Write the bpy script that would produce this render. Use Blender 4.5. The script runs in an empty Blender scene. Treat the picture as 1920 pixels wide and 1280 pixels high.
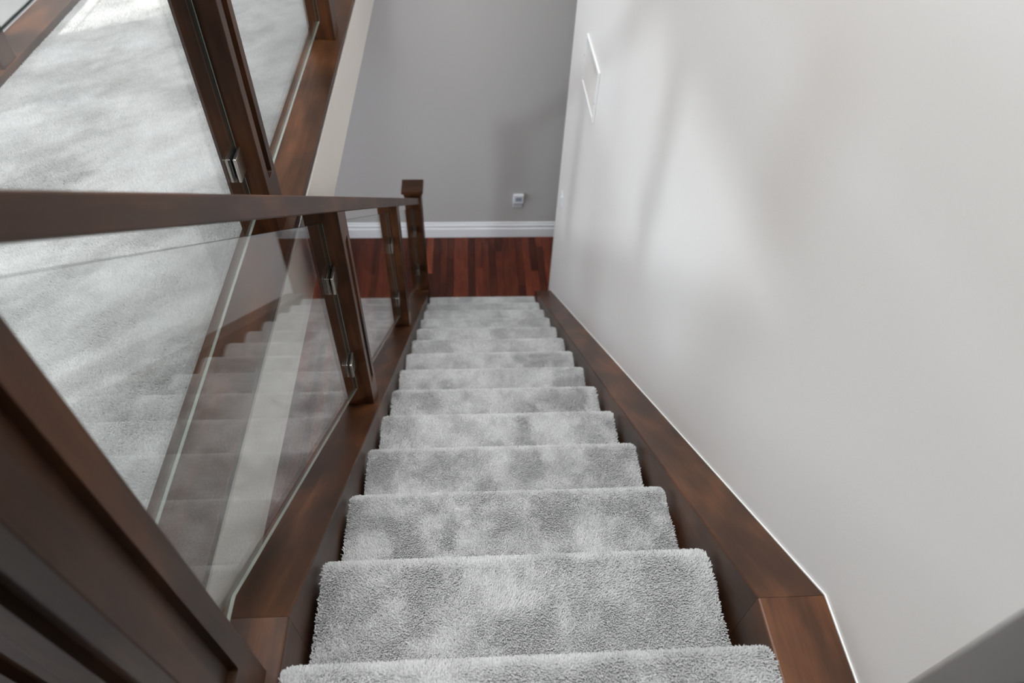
import bpy, bmesh, math, random
import numpy as np
from mathutils import Matrix, Vector

S = bpy.context.scene
COL = S.collection
random.seed(7)
RNG = np.random.default_rng(11)

# ------------------------------------------------------------------ camera, light, exposure
CAM_LOC = (-0.09505, -0.36313, 1.15445)
cam_d = bpy.data.cameras.new('camera')
cam_d.sensor_width = 36.0
cam_d.lens = 1275.823 / 1920 * 36.0
cam_d.clip_start = 0.02
cam_d.dof.use_dof = True
cam_d.dof.focus_distance = 1.55
cam_d.dof.aperture_fstop = 3.5
cam = bpy.data.objects.new('camera', cam_d)
COL.objects.link(cam)
_r = Vector((0.9980898, -0.05192692, 0.03347155))
_u = Vector((0.01604127, 0.7410302, 0.67128006))
_f = Vector((0.05966094, 0.66946086, -0.74044765))
_m = Matrix((_r, _u, -_f)).transposed().to_4x4()
_m.translation = CAM_LOC
cam.matrix_world = _m
S.camera = cam

S.view_settings.view_transform = 'Standard'
S.view_settings.look = 'None'
S.view_settings.exposure = 0.0
S.view_settings.gamma = 1.0
S.view_settings.use_curve_mapping = False

world = bpy.data.worlds.new('world')
S.world = world
world.use_nodes = True
world.node_tree.nodes['Background'].inputs[0].default_value = (0.75, 0.87, 1.0, 1)
world.node_tree.nodes['Background'].inputs[1].default_value = 1.5


def area_light(name, loc, direction, sx, sy, watts, color):
    d = bpy.data.lights.new(name, 'AREA')
    d.shape = 'RECTANGLE'
    d.size, d.size_y = sx, sy
    d.energy = watts
    d.color = color
    o = bpy.data.objects.new(name, d)
    COL.objects.link(o)
    o.location = loc
    o.rotation_euler = Vector(direction).to_track_quat('-Z', 'Z').to_euler()
    return o


LEFT_X, CEIL_Z = -4.0, 4.6
# daylight entering through the openings of the left wall
area_light('daylight_upper_window', (LEFT_X - 0.02, 2.1, 1.80), (1, 0, 0), 2.5, 0.64, 140, (0.74, 0.87, 1.0))
area_light('daylight_lower_door', (LEFT_X - 0.02, -0.30, -1.75), (1, 0, 0), 0.56, 1.5, 190, (0.86, 0.925, 1.0))
area_light('daylight_lower_glazing', (LEFT_X - 0.02, 2.60, -1.60), (1, 0, 0), 2.0, 1.7, 48, (0.80, 0.87, 1.0))
# added overhead fill under the closed ceiling, brightens treads and right wall
area_light('daylight_skylight', (-0.50, 1.05, CEIL_Z - 0.012), (0, 0, -1), 1.6, 2.2, 195, (0.97, 0.985, 1.0))
sun_d = bpy.data.lights.new('sun', 'SUN')
sun_d.energy = 8.5
sun_d.angle = math.radians(0.6)
sun_d.color = (1.0, 0.965, 0.90)
sun = bpy.data.objects.new('sun', sun_d)
COL.objects.link(sun)
sun.rotation_euler = Vector((0.88, 0.476, -0.65)).to_track_quat('-Z', 'Z').to_euler()

# ------------------------------------------------------------------ measures of the place
RUN, RISE = 0.26, 0.18926
TN = RISE / RUN
NSTEP = 14
FLOOR_Z = -NSTEP * RISE
SLX0, SLX1 = -0.535, -0.414        # left stringer
SRX0, SRX1 = 0.4075, 0.532         # right stringer, against the wall
CX0, CX1 = -0.4077, 0.398          # stair carpet
WALL_X = 0.532
FAR_Y = 4.33
BACK_Y = -3.0
TOPOFF = 0.028                     # stringer top above the nosing line
LEVEL_Z = -0.036                   # level skirt at the landing
KINK_Y = (TOPOFF - LEVEL_Z) / TN
END_Y = 3.47


def str_top(y):
    return LEVEL_Z if y < KINK_Y else TOPOFF - TN * y


# ------------------------------------------------------------------ materials
def mat(name):
    m = bpy.data.materials.new(name)
    m.use_nodes = True
    nt = m.node_tree
    return m, nt, nt.nodes['Principled BSDF']


def N(nt, t, **kw):
    n = nt.nodes.new(t)
    for k, v in kw.items():
        setattr(n, k, v)
    return n


def ramp(nt, stops):
    r = N(nt, 'ShaderNodeValToRGB')
    e = r.color_ramp.elements
    e[0].position, e[0].color = stops[0][0], (*stops[0][1], 1)
    e[1].position, e[1].color = stops[-1][0], (*stops[-1][1], 1)
    for p, c in stops[1:-1]:
        k = e.new(p)
        k.color = (*c, 1)
    return r


def wood(name, dark, mid, light, axis='Y', rough=0.36, grain=1.0, seed=0.0, angle=0.0, spec=0.27):
    """stained timber: broad tonal clouds, fine streaks running along one axis"""
    m, nt, p = mat(name)
    tc = N(nt, 'ShaderNodeTexCoord')
    rot = N(nt, 'ShaderNodeMapping')
    rot.inputs['Rotation'].default_value = (angle, 0, 0)
    rot.inputs['Location'].default_value = (seed, seed * 0.7, seed * 0.3)
    nt.links.new(tc.outputs['Object'], rot.inputs[0])
    sc = {'X': (1.2, 38, 38), 'Y': (38, 1.2, 38), 'Z': (38, 38, 1.2)}[axis]
    mp = N(nt, 'ShaderNodeMapping')
    mp.inputs['Scale'].default_value = sc
    nt.links.new(rot.outputs[0], mp.inputs[0])
    n1 = N(nt, 'ShaderNodeTexNoise')
    n1.inputs['Scale'].default_value = 2.4
    n1.inputs['Detail'].default_value = 6
    n1.inputs['Roughness'].default_value = 0.62
    n1.inputs['Distortion'].default_value = 0.6
    nt.links.new(mp.outputs[0], n1.inputs['Vector'])
    sc2 = {'X': (2.6, 9, 9), 'Y': (9, 2.6, 9), 'Z': (9, 9, 2.6)}[axis]
    mp2 = N(nt, 'ShaderNodeMapping')
    mp2.inputs['Scale'].default_value = sc2
    nt.links.new(rot.outputs[0], mp2.inputs[0])
    n2 = N(nt, 'ShaderNodeTexNoise')
    n2.inputs['Scale'].default_value = 1.5
    n2.inputs['Detail'].default_value = 3
    nt.links.new(mp2.outputs[0], n2.inputs['Vector'])
    mx = N(nt, 'ShaderNodeMix')
    mx.inputs[0].default_value = 0.22 * grain
    nt.links.new(n2.outputs[0], mx.inputs[2])
    nt.links.new(n1.outputs[0], mx.inputs[3])
    r = ramp(nt, [(0.34, dark), (0.50, mid), (0.68, light)])
    nt.links.new(mx.outputs[0], r.inputs[0])
    nt.links.new(r.outputs[0], p.inputs['Base Color'])
    p.inputs['Roughness'].default_value = rough
    p.inputs['Specular IOR Level'].default_value = spec
    b = N(nt, 'ShaderNodeBump')
    b.inputs['Strength'].default_value = 0.04
    b.inputs['Distance'].default_value = 0.002
    nt.links.new(n1.outputs[0], b.inputs['Height'])
    nt.links.new(b.outputs[0], p.inputs['Normal'])
    return m


SL = math.atan(TN)
W_DARK = ((0.030, 0.0120, 0.0054), (0.056, 0.0225, 0.0100), (0.125, 0.0475, 0.0190))
W_Y = wood('stained_wood_level', *W_DARK, axis='Y')
W_S = wood('stained_wood_sloped', *W_DARK, axis='Y', angle=SL, seed=3.1)
W_Z = wood('stained_wood_upright', *W_DARK, axis='Z', seed=1.7)
W_X = wood('stained_wood_across', *W_DARK, axis='X', seed=5.2)
PLANKS = []
for i, k in enumerate((0.50, 0.75, 0.95, 1.35, 2.1, 0.65)):
    g = 1.0 if i != 4 else 1.12
    PLANKS.append(wood('red_hardwood_%d' % i, (0.062 * k, 0.012 * k * g, 0.006 * k), (0.098 * k, 0.021 * k * g, 0.010 * k),
                       (0.140 * k, 0.034 * k * g, 0.015 * k), axis='Y', rough=0.30, grain=0.8, seed=i * 2.3))


def paint(name, col, rough=0.6, bump=0.05, scale=220.0, spec=0.3):
    m, nt, p = mat(name)
    p.inputs['Base Color'].default_value = (*col, 1)
    p.inputs['Roughness'].default_value = rough
    p.inputs['Specular IOR Level'].default_value = spec
    if bump:
        tc = N(nt, 'ShaderNodeTexCoord')
        n = N(nt, 'ShaderNodeTexNoise')
        n.inputs['Scale'].default_value = scale
        n.inputs['Detail'].default_value = 2
        nt.links.new(tc.outputs['Object'], n.inputs['Vector'])
        b = N(nt, 'ShaderNodeBump')
        b.inputs['Strength'].default_value = bump
        b.inputs['Distance'].default_value = 0.002
        nt.links.new(n.outputs[0], b.inputs['Height'])
        nt.links.new(b.outputs[0], p.inputs['Normal'])
    return m


M_WALL = paint('warm_white_wall_paint', (0.83, 0.802, 0.77), rough=0.48, bump=0.10)
M_FAR = paint('greige_wall_paint', (0.475, 0.462, 0.445), rough=0.6, bump=0.08)
M_TAUPE = paint('taupe_wall_paint', (0.30, 0.27, 0.25), rough=0.6, bump=0)  # kept dark on the unseen walls to cut light bounced onto the return wall
M_FASCIA = paint('cream_fascia_paint', (0.74, 0.69, 0.64), rough=0.55)
M_CEIL = paint('white_ceiling_paint', (0.80, 0.80, 0.79), rough=0.8, bump=0)
M_TRIM = paint('white_gloss_trim', (0.80, 0.81, 0.82), rough=0.35, bump=0)
M_CAULK = paint('white_caulk', (0.86, 0.86, 0.84), rough=0.4, bump=0)
M_PLASTIC = paint('white_plastic', (0.78, 0.79, 0.82), rough=0.35, bump=0)
M_SCREEN = paint('grey_screen', (0.30, 0.34, 0.40), rough=0.2, bump=0)
M_DARKSLOT = paint('dark_slot', (0.10, 0.09, 0.10), rough=0.6, bump=0)
M_SUB = paint('dark_subfloor', (0.03, 0.012, 0.008), rough=0.7, bump=0)
M_RUBBER = paint('black_rubber', (0.012, 0.014, 0.018), rough=0.5, bump=0)
M_VENT = paint('white_enamel_vent', (0.82, 0.82, 0.80), rough=0.35, bump=0)


def metal():
    m, nt, p = mat('brushed_nickel')
    p.inputs['Base Color'].default_value = (0.66, 0.63, 0.58, 1)
    p.inputs['Metallic'].default_value = 1.0
    p.inputs['Roughness'].default_value = 0.28
    return m


M_METAL = metal()


def carpet(name, c0, c1):
    m, nt, p = mat(name)
    at = N(nt, 'ShaderNodeAttribute')
    at.attribute_name = 'pile'  # shading of the leaning tufts, painted as carpet colour
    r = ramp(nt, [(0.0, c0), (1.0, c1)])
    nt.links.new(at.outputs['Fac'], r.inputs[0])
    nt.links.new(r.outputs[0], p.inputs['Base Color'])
    p.inputs['Roughness'].default_value = 0.95
    p.inputs['Specular IOR Level'].default_value = 0.08
    p.inputs['Sheen Weight'].default_value = 0.25
    p.inputs['Sheen Roughness'].default_value = 0.5
    return m


M_CARPET = carpet('silver_grey_carpet', (0.31, 0.309, 0.304), (0.655, 0.655, 0.65))


def glass():
    """clear pane: mirror share rises towards grazing angles, the rest passes straight through"""
    m = bpy.data.materials.new('clear_glass')
    m.use_nodes = True
    nt = m.node_tree
    nt.nodes.clear()
    out = N(nt, 'ShaderNodeOutputMaterial')
    lw = N(nt, 'ShaderNodeLayerWeight')
    lw.inputs['Blend'].default_value = 0.5
    pw = N(nt, 'ShaderNodeMath', operation='POWER')
    pw.inputs[1].default_value = 5.0
    nt.links.new(lw.outputs['Facing'], pw.inputs[0])
    ma = N(nt, 'ShaderNodeMath', operation='MULTIPLY_ADD')
    ma.inputs[1].default_value = 0.957
    ma.inputs[2].default_value = 0.043
    nt.links.new(pw.outputs[0], ma.inputs[0])
    tr = N(nt, 'ShaderNodeBsdfTransparent')
    tr.inputs[0].default_value = (0.982, 0.992, 0.988, 1)
    gl = N(nt, 'ShaderNodeBsdfGlossy')
    gl.inputs['Roughness'].default_value = 0.0
    gl.inputs[0].default_value = (1, 1, 1, 1)
    mx = N(nt, 'ShaderNodeMixShader')
    nt.links.new(ma.outputs[0], mx.inputs[0])
    nt.links.new(tr.outputs[0], mx.inputs[1])
    nt.links.new(gl.outputs[0], mx.inputs[2])
    nt.links.new(mx.outputs[0], out.inputs[0])
    return m


M_GLASS = glass()


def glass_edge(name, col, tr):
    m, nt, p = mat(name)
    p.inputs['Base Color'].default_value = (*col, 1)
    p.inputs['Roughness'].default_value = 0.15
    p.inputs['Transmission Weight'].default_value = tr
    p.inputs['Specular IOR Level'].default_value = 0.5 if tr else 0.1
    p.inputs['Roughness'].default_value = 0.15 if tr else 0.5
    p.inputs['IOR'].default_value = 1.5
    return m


M_EDGE = glass_edge('polished_glass_edge', (0.030, 0.042, 0.040), 0.0)  # dark look of the clear edge put into its colour
M_EDGE2 = glass_edge('ground_glass_edge', (0.38, 0.43, 0.38), 0.3)  # light caught in the glass edge, painted as a pale colour


# ------------------------------------------------------------------ mesh helpers
def link(name, me, parent=None):
    o = bpy.data.objects.new(name, me)
    COL.objects.link(o)
    if parent is not None:
        o.parent = parent
    return o


def from_bm(name, bm, mats, parent=None, smooth=False, origin=None):
    me = bpy.data.meshes.new(name)
    bmesh.ops.recalc_face_normals(bm, faces=bm.faces)
    if origin is not None:
        bmesh.ops.translate(bm, verts=bm.verts, vec=-Vector(origin))
    bm.to_mesh(me)
    bm.free()
    for m in (mats if isinstance(mats, (list, tuple)) else [mats]):
        me.materials.append(m)
    if smooth:
        for p in me.polygons:
            p.use_smooth = True
    o = link(name, me, parent)
    if origin is not None:
        o.location = origin
    return o


def add_box(bm, x0, x1, y0, y1, z0, z1, bevel=0.0, seg=2):
    r = bmesh.ops.create_cube(bm, size=1.0)
    vs = r['verts']
    for v in vs:
        v.co = Vector(((x0 + x1) / 2 + v.co.x * (x1 - x0), (y0 + y1) / 2 + v.co.y * (y1 - y0), (z0 + z1) / 2 + v.co.z * (z1 - z0)))
    if bevel:
        es = list({e for v in vs for e in v.link_edges})
        bmesh.ops.bevel(bm, geom=es, offset=bevel, segments=seg, affect='EDGES', profile=0.5)


def box(name, x0, x1, y0, y1, z0, z1, m, parent=None, bevel=0.0):
    bm = bmesh.new()
    add_box(bm, x0, x1, y0, y1, z0, z1, bevel)
    return from_bm(name, bm, m, parent)


def add_prism(bm, poly, x0, x1, bevel=0.0, seg=2, axis='X', only=None):
    """polygon in (y, z) swept along x (or in (x, z) swept along y)"""
    def P(a, b, s):
        return (s, a, b) if axis == 'X' else (a, s, b)
    A = [bm.verts.new(P(a, b, x0)) for a, b in poly]
    B = [bm.verts.new(P(a, b, x1)) for a, b in poly]
    n = len(poly)
    fs = [bm.faces.new(A), bm.faces.new(B[::-1])]
    for i in range(n):
        fs.append(bm.faces.new((A[i], B[i], B[(i + 1) % n], A[(i + 1) % n])))
    bmesh.ops.recalc_face_normals(bm, faces=fs)
    if bevel:
        es = list({e for f in fs for e in f.edges})
        if only is not None:
            vs = {v for k in only for v in (A[k], B[k])}
            es = [e for e in es if e.verts[0] in vs and e.verts[1] in vs and abs(e.verts[0].co.x - e.verts[1].co.x) < 1e-6]
        bmesh.ops.bevel(bm, geom=es, offset=bevel, segments=seg, affect='EDGES', profile=0.5)


def prism(name, poly, x0, x1, m, parent=None, bevel=0.0, axis='X', only=None):
    bm = bmesh.new()
    add_prism(bm, poly, x0, x1, bevel, axis=axis, only=only)
    return from_bm(name, bm, m, parent)


def rounded_rect(w, h0, h1, r, n=4):
    pts = []
    for cx, cz, a0 in ((w / 2 - r, h1 - r, 0), (-w / 2 + r, h1 - r, 90), (-w / 2 + r, h0 + r, 180), (w / 2 - r, h0 + r, 270)):
        pts.append([(cx + r * math.cos(math.radians(a0 + 90 * k / n)), cz + r * math.sin(math.radians(a0 + 90 * k / n))) for k in range(n + 1)])
    return pts


def post_mesh(name, size, zb0, zb1, zt0, zt1, grooves, gw, g0, g1, m, parent, depth=0.013):
    """square post at the origin; its foot and head may be cut to a slope along y (zb0/zb1: foot at front/back);
    grooves: faces ('+x', '-x', '+y', '-y') that carry a routed vertical groove"""
    bm = bmesh.new()
    h = size / 2

    def foot(y):
        return zb0 + (zb1 - zb0) * (y + h) / size

    def head(y):
        return zt0 + (zt1 - zt0) * (y + h) / size
    c = [(-h, -h), (h, -h), (h, h), (-h, h)]
    lo = [bm.verts.new((x, y, foot(y))) for x, y in c]
    hi = [bm.verts.new((x, y, head(y))) for x, y in c]
    bm.faces.new(lo[::-1])
    bm.faces.new(hi)
    for i, f in enumerate(('-y', '+x', '+y', '-x')):
        j = (i + 1) % 4
        a, b, cc, d = lo[i], lo[j], hi[j], hi[i]
        if f not in grooves:
            bm.faces.new((a, b, cc, d))
            continue
        u = (b.co - a.co)
        u.z = 0
        u.normalize()
        nrm = Vector((u.y, -u.x, 0))
        mid = (a.co + b.co) / 2
        mid.z = 0
        arcs = rounded_rect(gw, g0, g1, 0.006)
        outer = [cc, d, a, b]
        rim = [[bm.verts.new(mid + u * p + Vector((0, 0, z))) for p, z in arc] for arc in arcs]
        inn = [[bm.verts.new(mid + u * p * 0.86 - nrm * depth + Vector((0, 0, z))) for p, z in arc] for arc in arcs]
        for k in range(4):
            kk = (k + 1) % 4
            for q in range(len(rim[k]) - 1):
                bm.faces.new((outer[k], rim[k][q], rim[k][q + 1]))
            bm.faces.new((outer[k], rim[k][-1], rim[kk][0], outer[kk]))
        fr = [v for a_ in rim for v in a_]
        fi = [v for a_ in inn for v in a_]
        for q in range(len(fr)):
            bm.faces.new((fr[q], fi[q], fi[(q + 1) % len(fi)], fr[(q + 1) % len(fr)]))
        bm.faces.new(fi)
    bm.normal_update()
    bmesh.ops.recalc_face_normals(bm, faces=bm.faces)
    es = []
    for e in bm.edges:
        if len(e.link_faces) == 2:
            va, vb = e.verts
            if va in lo + hi and vb in lo + hi and abs(va.co.z - vb.co.z) > 0.2:
                es.append(e)
    bmesh.ops.bevel(bm, geom=es, offset=0.002, segments=2, affect='EDGES', profile=0.5)
    return from_bm(name, bm, m, parent)


def thing(name, label, cat, group=None, loc=(0, 0, 0)):
    o = bpy.data.objects.new(name, None)
    COL.objects.link(o)
    o.location = loc
    o['label'], o['category'] = label, cat
    if group:
        o['group'] = group
    return o


def struct(o, label=None):
    o['kind'] = 'structure'
    if label:
        o['label'] = label
    return o


# ------------------------------------------------------------------ pile carpet (each tuft is a small leaning spike)
def vnoise(x, y, scale, seed):
    g = np.random.default_rng(seed).random((64, 64))
    x, y = x * scale + 17.3, y * scale + 9.1
    i, j = np.floor(x).astype(int), np.floor(y).astype(int)
    fx, fy = x - i, y - j
    fx, fy = fx * fx * (3 - 2 * fx), fy * fy * (3 - 2 * fy)
    a, b = g[i % 64, j % 64], g[(i + 1) % 64, j % 64]
    c, d = g[i % 64, (j + 1) % 64], g[(i + 1) % 64, (j + 1) % 64]
    return (a * (1 - fx) + b * fx) * (1 - fy) + (c * (1 - fx) + d * fx) * fy


def blotch(u, v, seed):
    n = 0.50 * vnoise(u, v, 9, seed) + 0.30 * vnoise(u, v, 21, seed + 1) + 0.20 * vnoise(u, v, 48, seed + 2)
    return np.clip((n - 0.5) * 2.3 + 0.5, 0, 1)


def tuft_arrays(P, Nn, T1, T2, pile, lean1, lean2, r, h, blunt):
    """blunt: tufts end in a small flat top (6 corners), else in a point (4 corners)"""
    n = len(P)
    a0 = RNG.random(n) * 6.283
    rr = r * (0.8 + 0.5 * RNG.random(n))
    hh = h * (0.75 + 0.5 * RNG.random(n))
    V = np.empty((n, 6 if blunt else 4, 3))
    j1 = lean1 + RNG.normal(0, 0.17, n)
    j2 = lean2 + RNG.normal(0, 0.17, n)
    tip = P + hh[:, None] * (Nn + j1[:, None] * T1 + j2[:, None] * T2)
    for k in range(3):
        a = a0 + k * 2.0944
        V[:, k] = P + (np.cos(a) * rr)[:, None] * T1 + (np.sin(a) * rr)[:, None] * T2
        if blunt:
            V[:, 3 + k] = tip + (np.cos(a) * rr * 0.52)[:, None] * T1 + (np.sin(a) * rr * 0.52)[:, None] * T2 - (RNG.random(n) * hh * 0.25)[:, None] * Nn
    if not blunt:
        V[:, 3] = tip
    q = V.shape[1]
    pv = np.repeat(np.clip(pile + RNG.normal(0, 0.07, n), 0, 1), q).reshape(n, q)  # lean shading put into the colour, tuft feet darker
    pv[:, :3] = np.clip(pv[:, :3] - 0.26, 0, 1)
    return V.reshape(-1, 3), pv.ravel()


def mesh_with_tufts(name, base_v, base_f, V, pv, m, blunt):
    nb = len(base_v)
    q = 6 if blunt else 4
    n = len(V) // q
    idx = (np.arange(n) * q + nb)[:, None]
    F = [(0, 1, 4), (0, 4, 3), (1, 2, 5), (1, 5, 4), (2, 0, 3), (2, 3, 5), (3, 4, 5)] if blunt else [(0, 1, 3), (1, 2, 3), (2, 0, 3)]
    k = len(F)
    tri = np.concatenate([idx + np.array(f) for f in F], 1).reshape(-1)
    loops = [i for f in base_f for i in f]
    sizes = [len(f) for f in base_f]
    starts = np.cumsum([0] + sizes[:-1]) if sizes else np.array([], int)
    me = bpy.data.meshes.new(name)
    allv = np.concatenate([np.array(base_v, float).reshape(-1, 3), V]).astype(np.float32)
    me.vertices.add(len(allv))
    me.vertices.foreach_set('co', allv.ravel())
    me.loops.add(len(loops) + len(tri))
    me.loops.foreach_set('vertex_index', np.concatenate([np.array(loops, int), tri]).astype(np.int32))
    me.polygons.add(len(sizes) + n * k)
    st = np.concatenate([starts, len(loops) + np.arange(n * k) * 3]).astype(np.int32)
    me.polygons.foreach_set('loop_start', st)
    me.update(calc_edges=True)
    me.validate()
    at = me.attributes.new('pile', 'FLOAT', 'POINT')
    at.data.foreach_set('value', np.concatenate([np.full(nb, 0.25), pv]).astype(np.float32))
    me.materials.append(m)
    return me


PILE = 0.0056


def step_profile():
    r = 0.022
    pts = [(-RUN - 0.02, -PILE), (-r, -PILE)]
    for k in range(1, 9):
        a = math.radians(90 - 20 * k)
        pts.append((-r + (r - PILE * 0.4) * math.cos(a), -r - PILE * 0.0 + (r - PILE) * math.sin(a)))
    return pts


def carpeted_step(j, parent, spacing):
    prof = step_profile()
    poly = prof + [(-0.024, -0.060), (-0.024, -RISE - 0.012), (-RUN - 0.02, -RISE - 0.012)]
    b0, b1 = CX0 + 0.004, CX1 - 0.004
    i0, i1 = b0 + 0.006, b1 - 0.006
    n = len(poly)
    bv = [(i0, y, z) for y, z in poly] + [(i1, y, z) for y, z in poly]
    bf = [list(range(n))[::-1], list(range(n, 2 * n))]
    for i in range(n):
        k = (i + 1) % n
        bf.append([i, k, n + k, n + i])
    # tufts along the profile
    pr = np.array(prof)
    seg = np.diff(pr, axis=0)
    ln = np.hypot(seg[:, 0], seg[:, 1])
    cum = np.concatenate([[0], np.cumsum(ln)])
    ns, nx = int(cum[-1] / spacing), int((b1 - b0) / spacing)
    s, x = np.meshgrid((np.arange(ns) + 0.5) * spacing, b0 + (np.arange(nx) + 0.5) * (b1 - b0) / nx, indexing='ij')
    s = (s + (RNG.random(s.shape) - 0.5) * spacing * 0.8).ravel()
    x = (x + (RNG.random(x.shape) - 0.5) * spacing * 0.8).ravel()
    s = np.clip(s, 0, cum[-1] - 1e-5)
    i = np.searchsorted(cum, s, side='right') - 1
    i = np.clip(i, 0, len(ln) - 1)
    t = (s - cum[i]) / ln[i]
    yz = pr[i] + seg[i] * t[:, None]
    tg = seg[i] / ln[i][:, None]
    # the carpet turns down a little at both ends of the nosing
    q = np.clip(np.maximum(b0 + 0.016 - x, x - b1 + 0.016) / 0.016, 0, 1)
    q = 0.010 * (1 - np.sqrt(1 - q * q * 0.98))
    front = np.clip((yz[:, 0] + 0.06) / 0.05, 0, 1)
    P = np.stack([x, yz[:, 0] - q * front, yz[:, 1] - 0.5 * q], 1)
    Nn = np.stack([np.zeros_like(x), -tg[:, 1], tg[:, 0]], 1)
    T1 = np.tile([1.0, 0, 0], (len(x), 1))
    T2 = np.stack([np.zeros_like(x), tg[:, 0], tg[:, 1]], 1)
    f = blotch(x, s, 100 + j * 7)
    # lean follows the blotches; the shading it gives is also painted as colour
    l1 = (vnoise(x, s, 14, 300 + j) - 0.5) * 0.9
    l2 = (f - 0.5) * 0.9
    edge = np.clip((b0 + 0.010 - x) / 0.010, 0, 1) * -0.5 + np.clip((x - b1 + 0.010) / 0.010, 0, 1) * 0.5
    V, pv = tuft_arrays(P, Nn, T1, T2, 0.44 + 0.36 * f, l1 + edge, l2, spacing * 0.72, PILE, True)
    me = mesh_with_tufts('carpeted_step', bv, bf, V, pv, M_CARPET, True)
    o = link('carpeted_step', me, parent)
    o.location = (0, j * RUN, -j * RISE)
    return o


# ------------------------------------------------------------------ structure: floors, walls, ceiling
# lower floor: dark base with hardwood strips
floor = struct(box('floor', LEFT_X, 2.0, BACK_Y, FAR_Y, FLOOR_Z - 0.10, FLOOR_Z - 0.014, M_SUB), 'dark red hardwood strip floor at the foot of the stairs')
PW = 0.0585
plank_cache = {}
x = -1.75
row = 0
while x < 0.95:
    y = 0.9 - random.random() * 0.9
    while y < FAR_Y - 0.02:
        L = random.choice((0.7, 0.95, 1.2, 1.45))
        y1 = min(y + L, FAR_Y - 0.002)
        key = round(y1 - y, 3)
        mi = random.choices(range(6), (3, 4, 4, 3, 1.3, 3))[0]
        ck = (key, mi)
        if ck not in plank_cache:
            bm = bmesh.new()
            add_box(bm, 0.0004, PW - 0.0004, 0, key - 0.0008, -0.014, 0, bevel=0.0008, seg=1)
            me = bpy.data.meshes.new('plank')
            bm.to_mesh(me)
            bm.free()
            me.materials.append(PLANKS[mi])
            plank_cache[ck] = me
        o = link('plank', plank_cache[ck], floor)
        o.location = (x, y, FLOOR_Z)
        y = y1
    x += PW
    row += 1
# the rest of the lower floor, in the dark under the landing and out of sight of the photograph
box('floor_field', LEFT_X, -1.76, BACK_Y, FAR_Y, FLOOR_Z - 0.014, FLOOR_Z, PLANKS[1], floor)

# upper floor slab (hall beside the stairs and landing behind the first nosing)
HALL_X0, HALL_X1 = -1.766, -0.553
bm = bmesh.new()
add_box(bm, HALL_X0, HALL_X1, BACK_Y, FAR_Y, -0.235, -0.010)
add_box(bm, HALL_X1, 2.0, BACK_Y, -RUN - 0.025, -0.235, -0.010)
floor_up = struct(from_bm('floor_upper', bm, M_FASCIA), 'carpeted upper hall floor beside the stairwell')


def flat_carpet(name, x0, x1, y0, y1, spacing, seed, parent):
    nx, ny = int((x1 - x0) / spacing), int((y1 - y0) / spacing)
    X, Y = np.meshgrid(x0 + (np.arange(nx) + 0.5) * spacing, y0 + (np.arange(ny) + 0.5) * spacing, indexing='ij')
    X = (X + (RNG.random(X.shape) - 0.5) * spacing * 0.85).ravel()
    Y = (Y + (RNG.random(Y.shape) - 0.5) * spacing * 0.85).ravel()
    P = np.stack([X, Y, np.full_like(X, -PILE)], 1)
    n = len(X)
    # brush strokes run diagonally across the hall, their shading painted into the colour
    ca, sa = math.cos(0.75), math.sin(0.75)
    U, W = X * ca + Y * sa, -X * sa + Y * ca
    f = 0.55 * blotch(U * 0.6, W * 1.4, seed) + 0.45 * blotch(X * 0.8, Y * 0.8, seed + 50)
    l1 = (vnoise(X, Y, 9, seed + 5) - 0.5) * 0.9
    l2 = (f - 0.5) * 0.9
    V, pv = tuft_arrays(P, np.tile([0, 0, 1.0], (n, 1)), np.tile([1.0, 0, 0], (n, 1)), np.tile([0, 1.0, 0], (n, 1)),
                        0.18 + 0.66 * f, l1, l2, spacing * 0.78, PILE, False)
    bv = [(x0, y0, -PILE), (x1, y0, -PILE), (x1, y1, -PILE), (x0, y1, -PILE)]
    me = mesh_with_tufts(name, bv, [[0, 1, 2, 3]], V, pv, M_CARPET, False)
    o = link(name, me, parent)
    o['kind'] = 'stuff'
    return o


flat_carpet('carpet_pile', -1.634, -0.682, 0.10, 3.1, 0.0042, 21, floor_up)
box('carpet_backing', -1.634, -0.682, 3.1, FAR_Y - 0.03, -0.010, -0.002, M_CARPET, floor_up)
box('carpet_backing', -1.634, -0.682, BACK_Y, 0.10, -0.010, -0.002, M_CARPET, floor_up)
box('carpet_backing', -0.680, 2.0, BACK_Y, -RUN - 0.025, -0.010, -0.002, M_CARPET, floor_up)

# right wall: from its near corner to the outside corner at the foot of the stairs, both rounded over
NEAR_Y, FARC_Y = -0.103, 3.615


def plan_wall(name, pts, z0, z1, m, r=0.006):
    """wall from a plan outline; outline corners flagged True are rounded over"""
    poly = []
    n = len(pts)
    for i, (px, py, rd) in enumerate(pts):
        if not rd:
            poly.append((px, py))
            continue
        P = Vector((px, py))
        a = (Vector(pts[i - 1][:2]) - P).normalized()
        b = (Vector(pts[(i + 1) % n][:2]) - P).normalized()
        c = P + (a + b) * r
        for k in range(7):
            t = math.radians(15 * k)
            poly.append(tuple(c - b * r * math.cos(t) - a * r * math.sin(t)))
    bm = bmesh.new()
    A = [bm.verts.new((x, y, z0)) for x, y in poly]
    B = [bm.verts.new((x, y, z1)) for x, y in poly]
    bm.faces.new(A[::-1])
    bm.faces.new(B)
    n = len(poly)
    for i in range(n):
        k = (i + 1) % n
        f = bm.faces.new((A[i], A[k], B[k], B[i]))
        f.smooth = (Vector(poly[k]) - Vector(poly[i])).length < 0.01
    return from_bm(name, bm, m)


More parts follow.
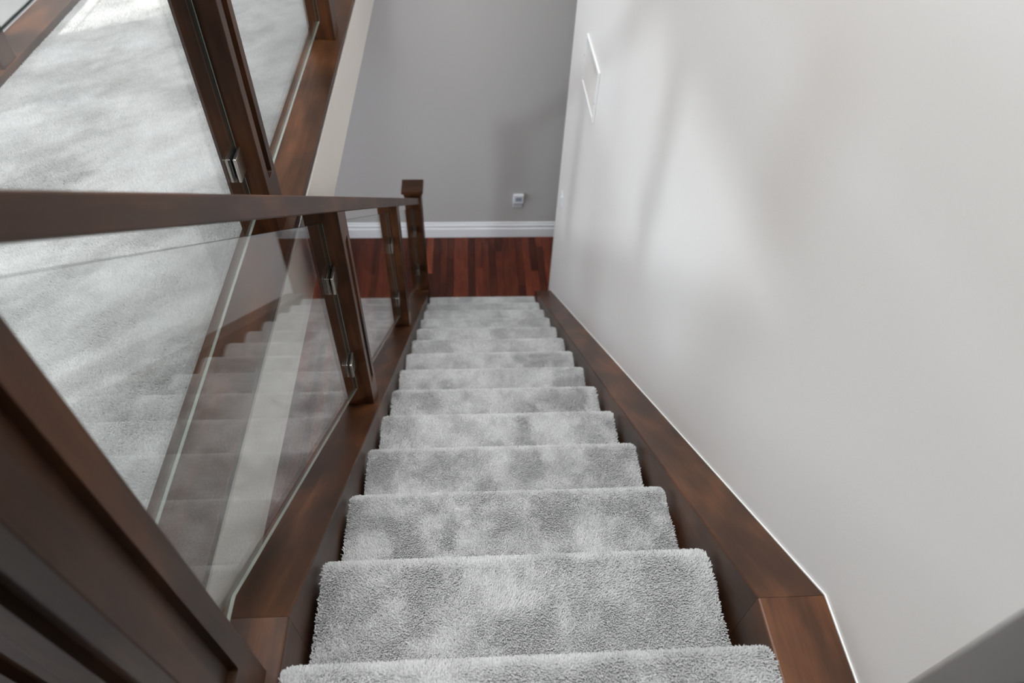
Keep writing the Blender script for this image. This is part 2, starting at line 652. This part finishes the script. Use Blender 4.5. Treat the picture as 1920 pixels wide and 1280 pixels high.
T = 0.14
struct(plan_wall('wall_right', [(WALL_X, NEAR_Y, True), (1.99, NEAR_Y, False), (1.99, NEAR_Y + T, False), (WALL_X + T, NEAR_Y + T, False),
                                (WALL_X + T, FARC_Y, True), (WALL_X, FARC_Y, True)], FLOOR_Z, CEIL_Z, M_WALL), 'bright off-white plaster wall beside the stairs')
struct(box('wall_far', LEFT_X, 2.0, FAR_Y, FAR_Y + 0.12, FLOOR_Z, CEIL_Z, M_FAR), 'shaded greige wall facing the foot of the stairs')
struct(box('wall_back', LEFT_X, 2.0, BACK_Y - 0.12, BACK_Y, FLOOR_Z, CEIL_Z, M_TAUPE))
struct(box('wall_side', 2.0, 2.12, BACK_Y - 0.12, FAR_Y + 0.12, FLOOR_Z - 0.1, CEIL_Z + 0.1, M_TAUPE))
# unseen lower ceiling and upstand, added to darken the area over the landing
bm = bmesh.new()
add_box(bm, LEFT_X, 2.0, BACK_Y, -0.32, 2.5, 2.6)
add_box(bm, LEFT_X, 2.0, -0.42, -0.32, 2.6, CEIL_Z)
struct(from_bm('ceiling_landing', bm, M_CEIL))
struct(box('ceiling', LEFT_X - 0.12, 2.12, BACK_Y - 0.12, FAR_Y + 0.12, CEIL_Z, CEIL_Z + 0.1, M_CEIL))

bm = bmesh.new()
for q in ((-1.35, -1.3, -0.1, 2.2), (0.3, 0.35, -0.1, 2.2), (-1.3, 0.3, -0.1, -0.05), (-1.3, 0.3, 2.15, 2.2)):
    add_box(bm, *q, CEIL_Z - 0.03, CEIL_Z - 0.0005)
struct(from_bm('window_2', bm, M_TRIM))  # frame around the added overhead fill, no opening behind it

# left wall, pierced by two upper windows and a glazed door below
OPEN = [(0.85, 3.35, 1.46, 2.14), (1.58, 3.62, -2.48, -0.72), (-0.62, 0.02, -2.55, -0.95)]
ys = sorted({BACK_Y - 0.12, FAR_Y + 0.12, *[o[0] for o in OPEN], *[o[1] for o in OPEN]})
zs = sorted({FLOOR_Z - 0.1, CEIL_Z, *[o[2] for o in OPEN], *[o[3] for o in OPEN]})
bm = bmesh.new()
for a, b in zip(ys[:-1], ys[1:]):
    for c, d in zip(zs[:-1], zs[1:]):
        if any(o[0] <= (a + b) / 2 <= o[1] and o[2] <= (c + d) / 2 <= o[3] for o in OPEN):
            continue
        add_box(bm, LEFT_X - 0.12, LEFT_X, a, b, c, d)
struct(from_bm('wall_left', bm, M_WALL))
for i, (a, b, c, d) in enumerate(OPEN):
    bm = bmesh.new()
    t = 0.045
    add_box(bm, LEFT_X - 0.10, LEFT_X - 0.04, a, a + t, c, d)
    add_box(bm, LEFT_X - 0.10, LEFT_X - 0.04, b - t, b, c, d)
    add_box(bm, LEFT_X - 0.10, LEFT_X - 0.04, a + t, b - t, c, c + t)
    add_box(bm, LEFT_X - 0.10, LEFT_X - 0.04, a + t, b - t, d - t, d)
    struct(from_bm(('window_1', 'door_2', 'door_1')[i], bm, M_TRIM))

# baseboards
prof = [(FAR_Y, FLOOR_Z), (FAR_Y - 0.019, FLOOR_Z), (FAR_Y - 0.019, FLOOR_Z + 0.085), (FAR_Y - 0.016, FLOOR_Z + 0.092), (FAR_Y - 0.012, FLOOR_Z + 0.096),
        (FAR_Y - 0.012, FLOOR_Z + 0.112), (FAR_Y - 0.016, FLOOR_Z + 0.116), (FAR_Y - 0.016, FLOOR_Z + 0.124), (FAR_Y - 0.010, FLOOR_Z + 0.132), (FAR_Y - 0.007, FLOOR_Z + 0.150), (FAR_Y, FLOOR_Z + 0.152)]
struct(prism('baseboard_far', prof, -3.9, 1.99, M_TRIM), 'white stepped baseboard along the shaded far wall')
struct(box('baseboard_right', WALL_X + 0.06, 1.99, NEAR_Y - 0.016, NEAR_Y - 0.0001, -0.004, 0.100, M_TRIM, bevel=0.004))

# ------------------------------------------------------------------ staircase
stairs = thing('staircase', 'straight flight of silver grey carpeted steps between dark wood stringers', 'staircase', loc=(0, 0, 0))
for j in range(NSTEP):
    carpeted_step(j, stairs, 0.0031 if j < 4 else (0.0038 if j < 8 else 0.0050))
DROP = 0.34


def stringer(x0, x1, y_start):
    slope = [(KINK_Y, LEVEL_Z), (END_Y, str_top(END_Y)), (END_Y, FLOOR_Z + 0.001), (END_Y - 0.10, FLOOR_Z + 0.001),
             (KINK_Y, LEVEL_Z - DROP)]
    prism('stringer', slope, x0, x1, W_S, stairs, bevel=0.004, only=(0, 1))
    level = [(y_start, LEVEL_Z), (KINK_Y - 0.0006, LEVEL_Z), (KINK_Y - 0.0006, LEVEL_Z - DROP), (y_start, LEVEL_Z - DROP)]
    prism('landing_skirt', level, x0, x1, W_Y, stairs, bevel=0.004, only=(0, 1))


stringer(SLX0, SLX1, -0.20)
stringer(SRX0, SRX1 - 0.0005, NEAR_Y)
# white caulk bead between the right stringer and the wall
bm = bmesh.new()
w = 0.0032
add_prism(bm, [(KINK_Y, LEVEL_Z), (END_Y, str_top(END_Y)), (END_Y, str_top(END_Y) + w), (KINK_Y, LEVEL_Z + w)], WALL_X - w, WALL_X - 0.0004)
add_prism(bm, [(NEAR_Y + 0.012, LEVEL_Z), (KINK_Y, LEVEL_Z), (KINK_Y, LEVEL_Z + w), (NEAR_Y + 0.012, LEVEL_Z + w)], WALL_X - w, WALL_X - 0.0004)
from_bm('caulk_bead', bm, M_CAULK, stairs)
# plastered underside
und = [(KINK_Y, LEVEL_Z - DROP + 0.04), (END_Y - 0.12, FLOOR_Z + 0.03), (END_Y - 0.16, FLOOR_Z + 0.03), (KINK_Y, LEVEL_Z - DROP - 0.0)]
prism('soffit', und, SLX1 + 0.002, SRX0 - 0.002, M_FASCIA, stairs)

# ------------------------------------------------------------------ railings
GLASS_T = 0.0062


def glass_panel(poly, xc, parent):
    """pane in the (y, z) plane; faces clear, cut edges greenish"""
    bm = bmesh.new()
    h = GLASS_T / 2
    A = [bm.verts.new((xc - h, a, b)) for a, b in poly]
    B = [bm.verts.new((xc + h, a, b)) for a, b in poly]
    n = len(poly)
    bm.faces.new(A)
    bm.faces.new(B[::-1])
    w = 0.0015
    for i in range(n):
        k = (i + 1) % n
        # foot and end arrises carry painted pale glints, the other edges are painted dark
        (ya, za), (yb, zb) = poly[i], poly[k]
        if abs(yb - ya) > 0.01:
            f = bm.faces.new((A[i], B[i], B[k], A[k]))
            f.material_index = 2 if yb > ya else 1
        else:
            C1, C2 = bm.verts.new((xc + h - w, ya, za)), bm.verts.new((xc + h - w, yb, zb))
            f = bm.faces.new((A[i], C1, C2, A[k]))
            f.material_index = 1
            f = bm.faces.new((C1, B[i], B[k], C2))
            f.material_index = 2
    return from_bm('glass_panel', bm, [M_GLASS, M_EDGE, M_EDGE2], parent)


CLIP = {}


def glass_clip(parent, xc, y_post, z, side):
    """square glass clamp fixed to a post face at y_post; side +1: sticks out towards +y"""
    if not CLIP:
        e = bpy.data.meshes.new
        for k, dx in (('a', -1), ('b', 1)):
            bm = bmesh.new()
            x0, x1 = sorted((dx * (GLASS_T / 2 + 0.0022), dx * (GLASS_T / 2 + 0.0090)))
            add_box(bm, x0, x1, 0.0, 0.056, -0.030, 0.030, bevel=0.0018)
            me = e('plate')
            bm.to_mesh(me)
            bm.free()
            me.materials.append(M_METAL)
            CLIP[k] = me
        bm = bmesh.new()
        for dx in (-1, 1):
            x0, x1 = sorted((dx * (GLASS_T / 2 + 0.0003), dx * (GLASS_T / 2 + 0.0022)))
            add_box(bm, x0, x1, 0.004, 0.0535, -0.0275, 0.0275)
        me = e('gasket')
        bm.to_mesh(me)
        bm.free()
        me.materials.append(M_RUBBER)
        CLIP['g'] = me
        bm = bmesh.new()
        bmesh.ops.create_cone(bm, cap_ends=True, segments=16, radius1=0.0055, radius2=0.0045, depth=0.004,
                              matrix=Matrix.Translation((GLASS_T / 2 + 0.0105, 0.026, 0)) @ Matrix.Rotation(math.pi / 2, 4, 'Y'))
        me = e('screw')
        bm.to_mesh(me)
        bm.free()
        me.materials.append(M_METAL)
        CLIP['s'] = me
    c = link('glass_clip', CLIP['b'], parent)
    c.location = (xc, y_post, z)
    if side < 0:
        c.rotation_euler = (0, 0, math.pi)
    for k, nm in (('a', 'plate'), ('g', 'gasket'), ('s', 'screw')):
        q = link(nm, CLIP[k], c)
    return c


# --- stair railing: two newels, two posts, three panes, sloped handrail
RX = -0.483                         # centre line
rail = thing('stair_railing', 'sloping dark wood handrail with glass panes running down beside the carpeted steps', 'railing', loc=(0, 0, 0))
PS = 0.092
V_T, V_B = -0.0105, 0.0385          # handrail top and bottom below the eye's slope plane


def v_to_z(V, y):
    return CAM_LOC[2] - V - TN * (y - CAM_LOC[1])


N1Y, NS = -0.055, 0.114             # near newel centre, size
N2Y, N2S = 3.545, 0.112
hr = [(N1Y + NS / 2, v_to_z(V_B, N1Y + NS / 2)), (N2Y - N2S / 2, v_to_z(V_B, N2Y - N2S / 2)), (N2Y - N2S / 2, v_to_z(V_T, N2Y - N2S / 2)), (N1Y + NS / 2, v_to_z(V_T, N1Y + NS / 2))]
prism('handrail', hr, RX - 0.047, RX + 0.047, W_S, rail, bevel=0.003)


def put(o, x, y):
    o.location = (x, y, 0)
    return o


posts_y = [1.137, 2.327]
for py in posts_y:
    h = PS / 2
    zb = str_top(py)
    put(post_mesh('post', PS, str_top(py - h) + 0.0006, str_top(py + h) + 0.0006, v_to_z(V_B, py - h), v_to_z(V_B, py + h), ('+x', '-x'), 0.034,
                  zb + 0.11, v_to_z(V_B, py) - 0.09, W_Z, rail), RX, py)
# near newel
nw = put(post_mesh('newel_post', NS, LEVEL_Z + 0.0006, LEVEL_Z + 0.0006, 1.02, 1.02, ('+x', '-x', '-y'), 0.036, 0.105, 0.93, W_Z, rail), -0.4925, N1Y)


def newel_cap(parent, cx, cy, z, s, m):
    bm = bmesh.new()
    add_box(bm, -s / 2 + 0.013, s / 2 - 0.013, -s / 2 + 0.013, s / 2 - 0.013, z, z + 0.022, bevel=0.003)
    add_box(bm, -s / 2, s / 2, -s / 2, s / 2, z + 0.022, z + 0.047, bevel=0.004)
    return from_bm('cap', bm, m, parent)


newel_cap(nw, 0, 0, 1.02, 0.148, W_X)
zt = -1.622
nw2 = put(post_mesh('newel_post', N2S, str_top(N2Y - N2S / 2 - 0.02), str_top(N2Y - N2S / 2 - 0.02), zt, zt, ('+x', '-x', '+y'), 0.034, -2.38, zt - 0.12, W_Z, rail), -0.478, N2Y)
newel_cap(nw2, 0, 0, zt, 0.146, W_X)
# newel foot down to the floor behind the stringer end
box('newel_base', -0.478 - N2S / 2, -0.478 + N2S / 2, END_Y + 0.0005, N2Y + N2S / 2, FLOOR_Z + 0.001, str_top(N2Y - N2S / 2 - 0.02) - 0.0005, W_Z, rail, bevel=0.002)

GB, GT = 0.7705, 0.076              # glass bottom and top below the eye's slope plane
spans = [(N1Y + NS / 2, posts_y[0] - PS / 2), (posts_y[0] + PS / 2, posts_y[1] - PS / 2), (posts_y[1] + PS / 2, N2Y - N2S / 2)]
for i, (a, b) in enumerate(spans):
    a2, b2 = a + 0.012, b - 0.006
    bot0 = 0.055
    if i == 0:
        yk = CAM_LOC[1] + (CAM_LOC[2] - GB - bot0) / TN
        poly = [(a2, bot0), (yk, bot0), (b2, v_to_z(GB, b2)), (b2, v_to_z(GT, b2)), (a2, v_to_z(GT, a2))]
    else:
        poly = [(a2, v_to_z(GB, a2)), (b2, v_to_z(GB, b2)), (b2, v_to_z(GT, b2)), (a2, v_to_z(GT, a2))]
    glass_panel(poly, RX, rail)
    if i == 0:
        glass_clip(rail, RX, a - 0.020, 0.657, 1)
        glass_clip(rail, RX, a - 0.020, 0.300, 1)
    else:
        glass_clip(rail, RX, a, str_top(a) + 0.555, 1)
        glass_clip(rail, RX, a, str_top(a) + 0.205, 1)
    glass_clip(rail, RX, b, str_top(b) + 0.610, -1)
    glass_clip(rail, RX, b, str_top(b) + 0.245, -1)


# --- level guards along the hall
def hall_guard(xc, cx0, cx1, post_ys, label, side):
    g = thing('hall_railing', label, 'railing', loc=(0, 0, 0))
    zc = 0.022
    bm = bmesh.new()
    add_box(bm, cx0, cx1, -0.09, FAR_Y - 0.002, 0.0, zc, bevel=0.002)
    add_box(bm, cx0 + (0.012 if side < 0 else 0.002), cx1 - (0.002 if side < 0 else 0.012), -0.09, FAR_Y - 0.002, -0.0095, 0.0, bevel=0)
    from_bm('base_rail', bm, W_Y, g)
    h = 0.046
    for i, py in enumerate(post_ys):
        if i == 0 and py < 0.5:
            put(post_mesh('newel_post', 0.112, zc, zc, 1.0, 1.0, ('+x', '-x', '-y'), 0.036, 0.14, 0.90, W_Z, g), xc - 0.012, py)
            continue
        pm = post_mesh('post', 0.092, zc, zc, 0.955, 0.955, ('+x', '-x') if i else ('+x', '-x', '-y'), 0.034, zc + 0.155, 0.86, W_Z, g)
        put(pm, xc, py)
    box('handrail', xc - 0.047, xc + 0.047, post_ys[0] - 0.06, FAR_Y - 0.002, 0.955, 0.995, W_Y, g, bevel=0.003)
    ends = [(a + h, b - h) for a, b in zip(post_ys[:-1], post_ys[1:])] + [(post_ys[-1] + h, FAR_Y)]
    for a, b in ends:
        glass_panel([(a + 0.010, zc + 0.070), (b - 0.006, zc + 0.070), (b - 0.006, 0.80), (a + 0.010, 0.80)], xc, g)
        for z in (0.255, 0.69):
            glass_clip(g, xc, a, z, 1)
            if b < FAR_Y:
                glass_clip(g, xc, b, z, -1)
    return g


hall_guard(-0.6235, -0.684, -0.551, [-0.030, 1.081, 2.215, 3.30], 'level dark wood guard with glass panes between pale hall carpet and stairwell', 1)
hall_guard(-1.684, -1.765, -1.632, [0.85, 1.967, 3.08], 'level dark wood guard with glass panes across the hall carpet, opposite the stairs', -1)

# white fascia under the hall edge
struct(box('trim_1', HALL_X1, HALL_X1 + 0.002, 0.0, FAR_Y - 0.001, -0.238, -0.0105, M_FASCIA), 'cream painted fascia under the edge of the hall floor')

# ------------------------------------------------------------------ small wall fittings
# access grille on the right wall
v = thing('air_vent', 'white framed air return grille set in the bright stairwell wall', 'vent', loc=(WALL_X, 2.9, -0.48))
y0, y1, z0, z1 = -0.215, 0.212, -0.130, 0.130
d, t = 0.012, 0.016
for nm, a in (('frame_rail', (-d, -0.0005, y0, y1, z1 - t, z1)), ('frame_rail', (-d, -0.0005, y0, y1, z0, z0 + t)),
              ('frame_stile', (-d, -0.0005, y0, y0 + t, z0 + t, z1 - t)), ('frame_stile', (-d, -0.0005, y1 - t, y1, z0 + t, z1 - t))):
    box(nm, *a, M_VENT, v, bevel=0.002)
bm = bmesh.new()
k = y0 + t + 0.010
while k < y1 - t - 0.006:
    add_box(bm, -0.007, -0.001, k, k + 0.007, z0 + t, z1 - t)
    k += 0.0165
lv = from_bm('louvers', bm, M_WALL, v)
lv['kind'] = 'stuff'
box('back_plate', -0.0012, -0.0004, y0 + t, y1 - t, z0 + t, z1 - t, M_WALL, v)
for yy, zz in ((y1 - t / 2, 0.02), (y0 + t / 2, -0.03)):
    bm = bmesh.new()
    bmesh.ops.create_cone(bm, cap_ends=True, segments=12, radius1=0.005, radius2=0.004, depth=0.003,
                          matrix=Matrix.Translation((-d - 0.0015, yy, zz)) @ Matrix.Rotation(math.pi / 2, 4, 'Y'))
    from_bm('screw', bm, M_METAL, v)

# switch by the outside corner
sw = thing('light_switch', 'white rocker light switch near the outside corner of the bright wall', 'switch', loc=(WALL_X, 3.40, -1.60))
box('switch_plate', -0.006, -0.0005, -0.038, 0.038, -0.058, 0.058, M_PLASTIC, sw, bevel=0.002)
box('rocker', -0.011, -0.006, -0.017, 0.017, -0.034, 0.034, M_PLASTIC, sw, bevel=0.001)

# plate with plugged-in unit on the far wall
wc = thing('wall_control', 'small white wall unit with grey display above the far baseboard', 'wall unit', loc=(0.312, FAR_Y, -2.272))
box('back_plate', -0.040, 0.040, -0.007, -0.0005, -0.071, 0.060, M_PLASTIC, wc, bevel=0.002)
hs = box('housing', -0.036, 0.046, -0.034, -0.007, -0.012, 0.071, M_PLASTIC, wc, bevel=0.004)
box('display', -0.020, 0.032, -0.0352, -0.0338, 0.010, 0.050, M_SCREEN, hs)
box('button_slot', -0.030, 0.034, -0.0085, -0.0068, -0.030, -0.016, M_DARKSLOT, wc)
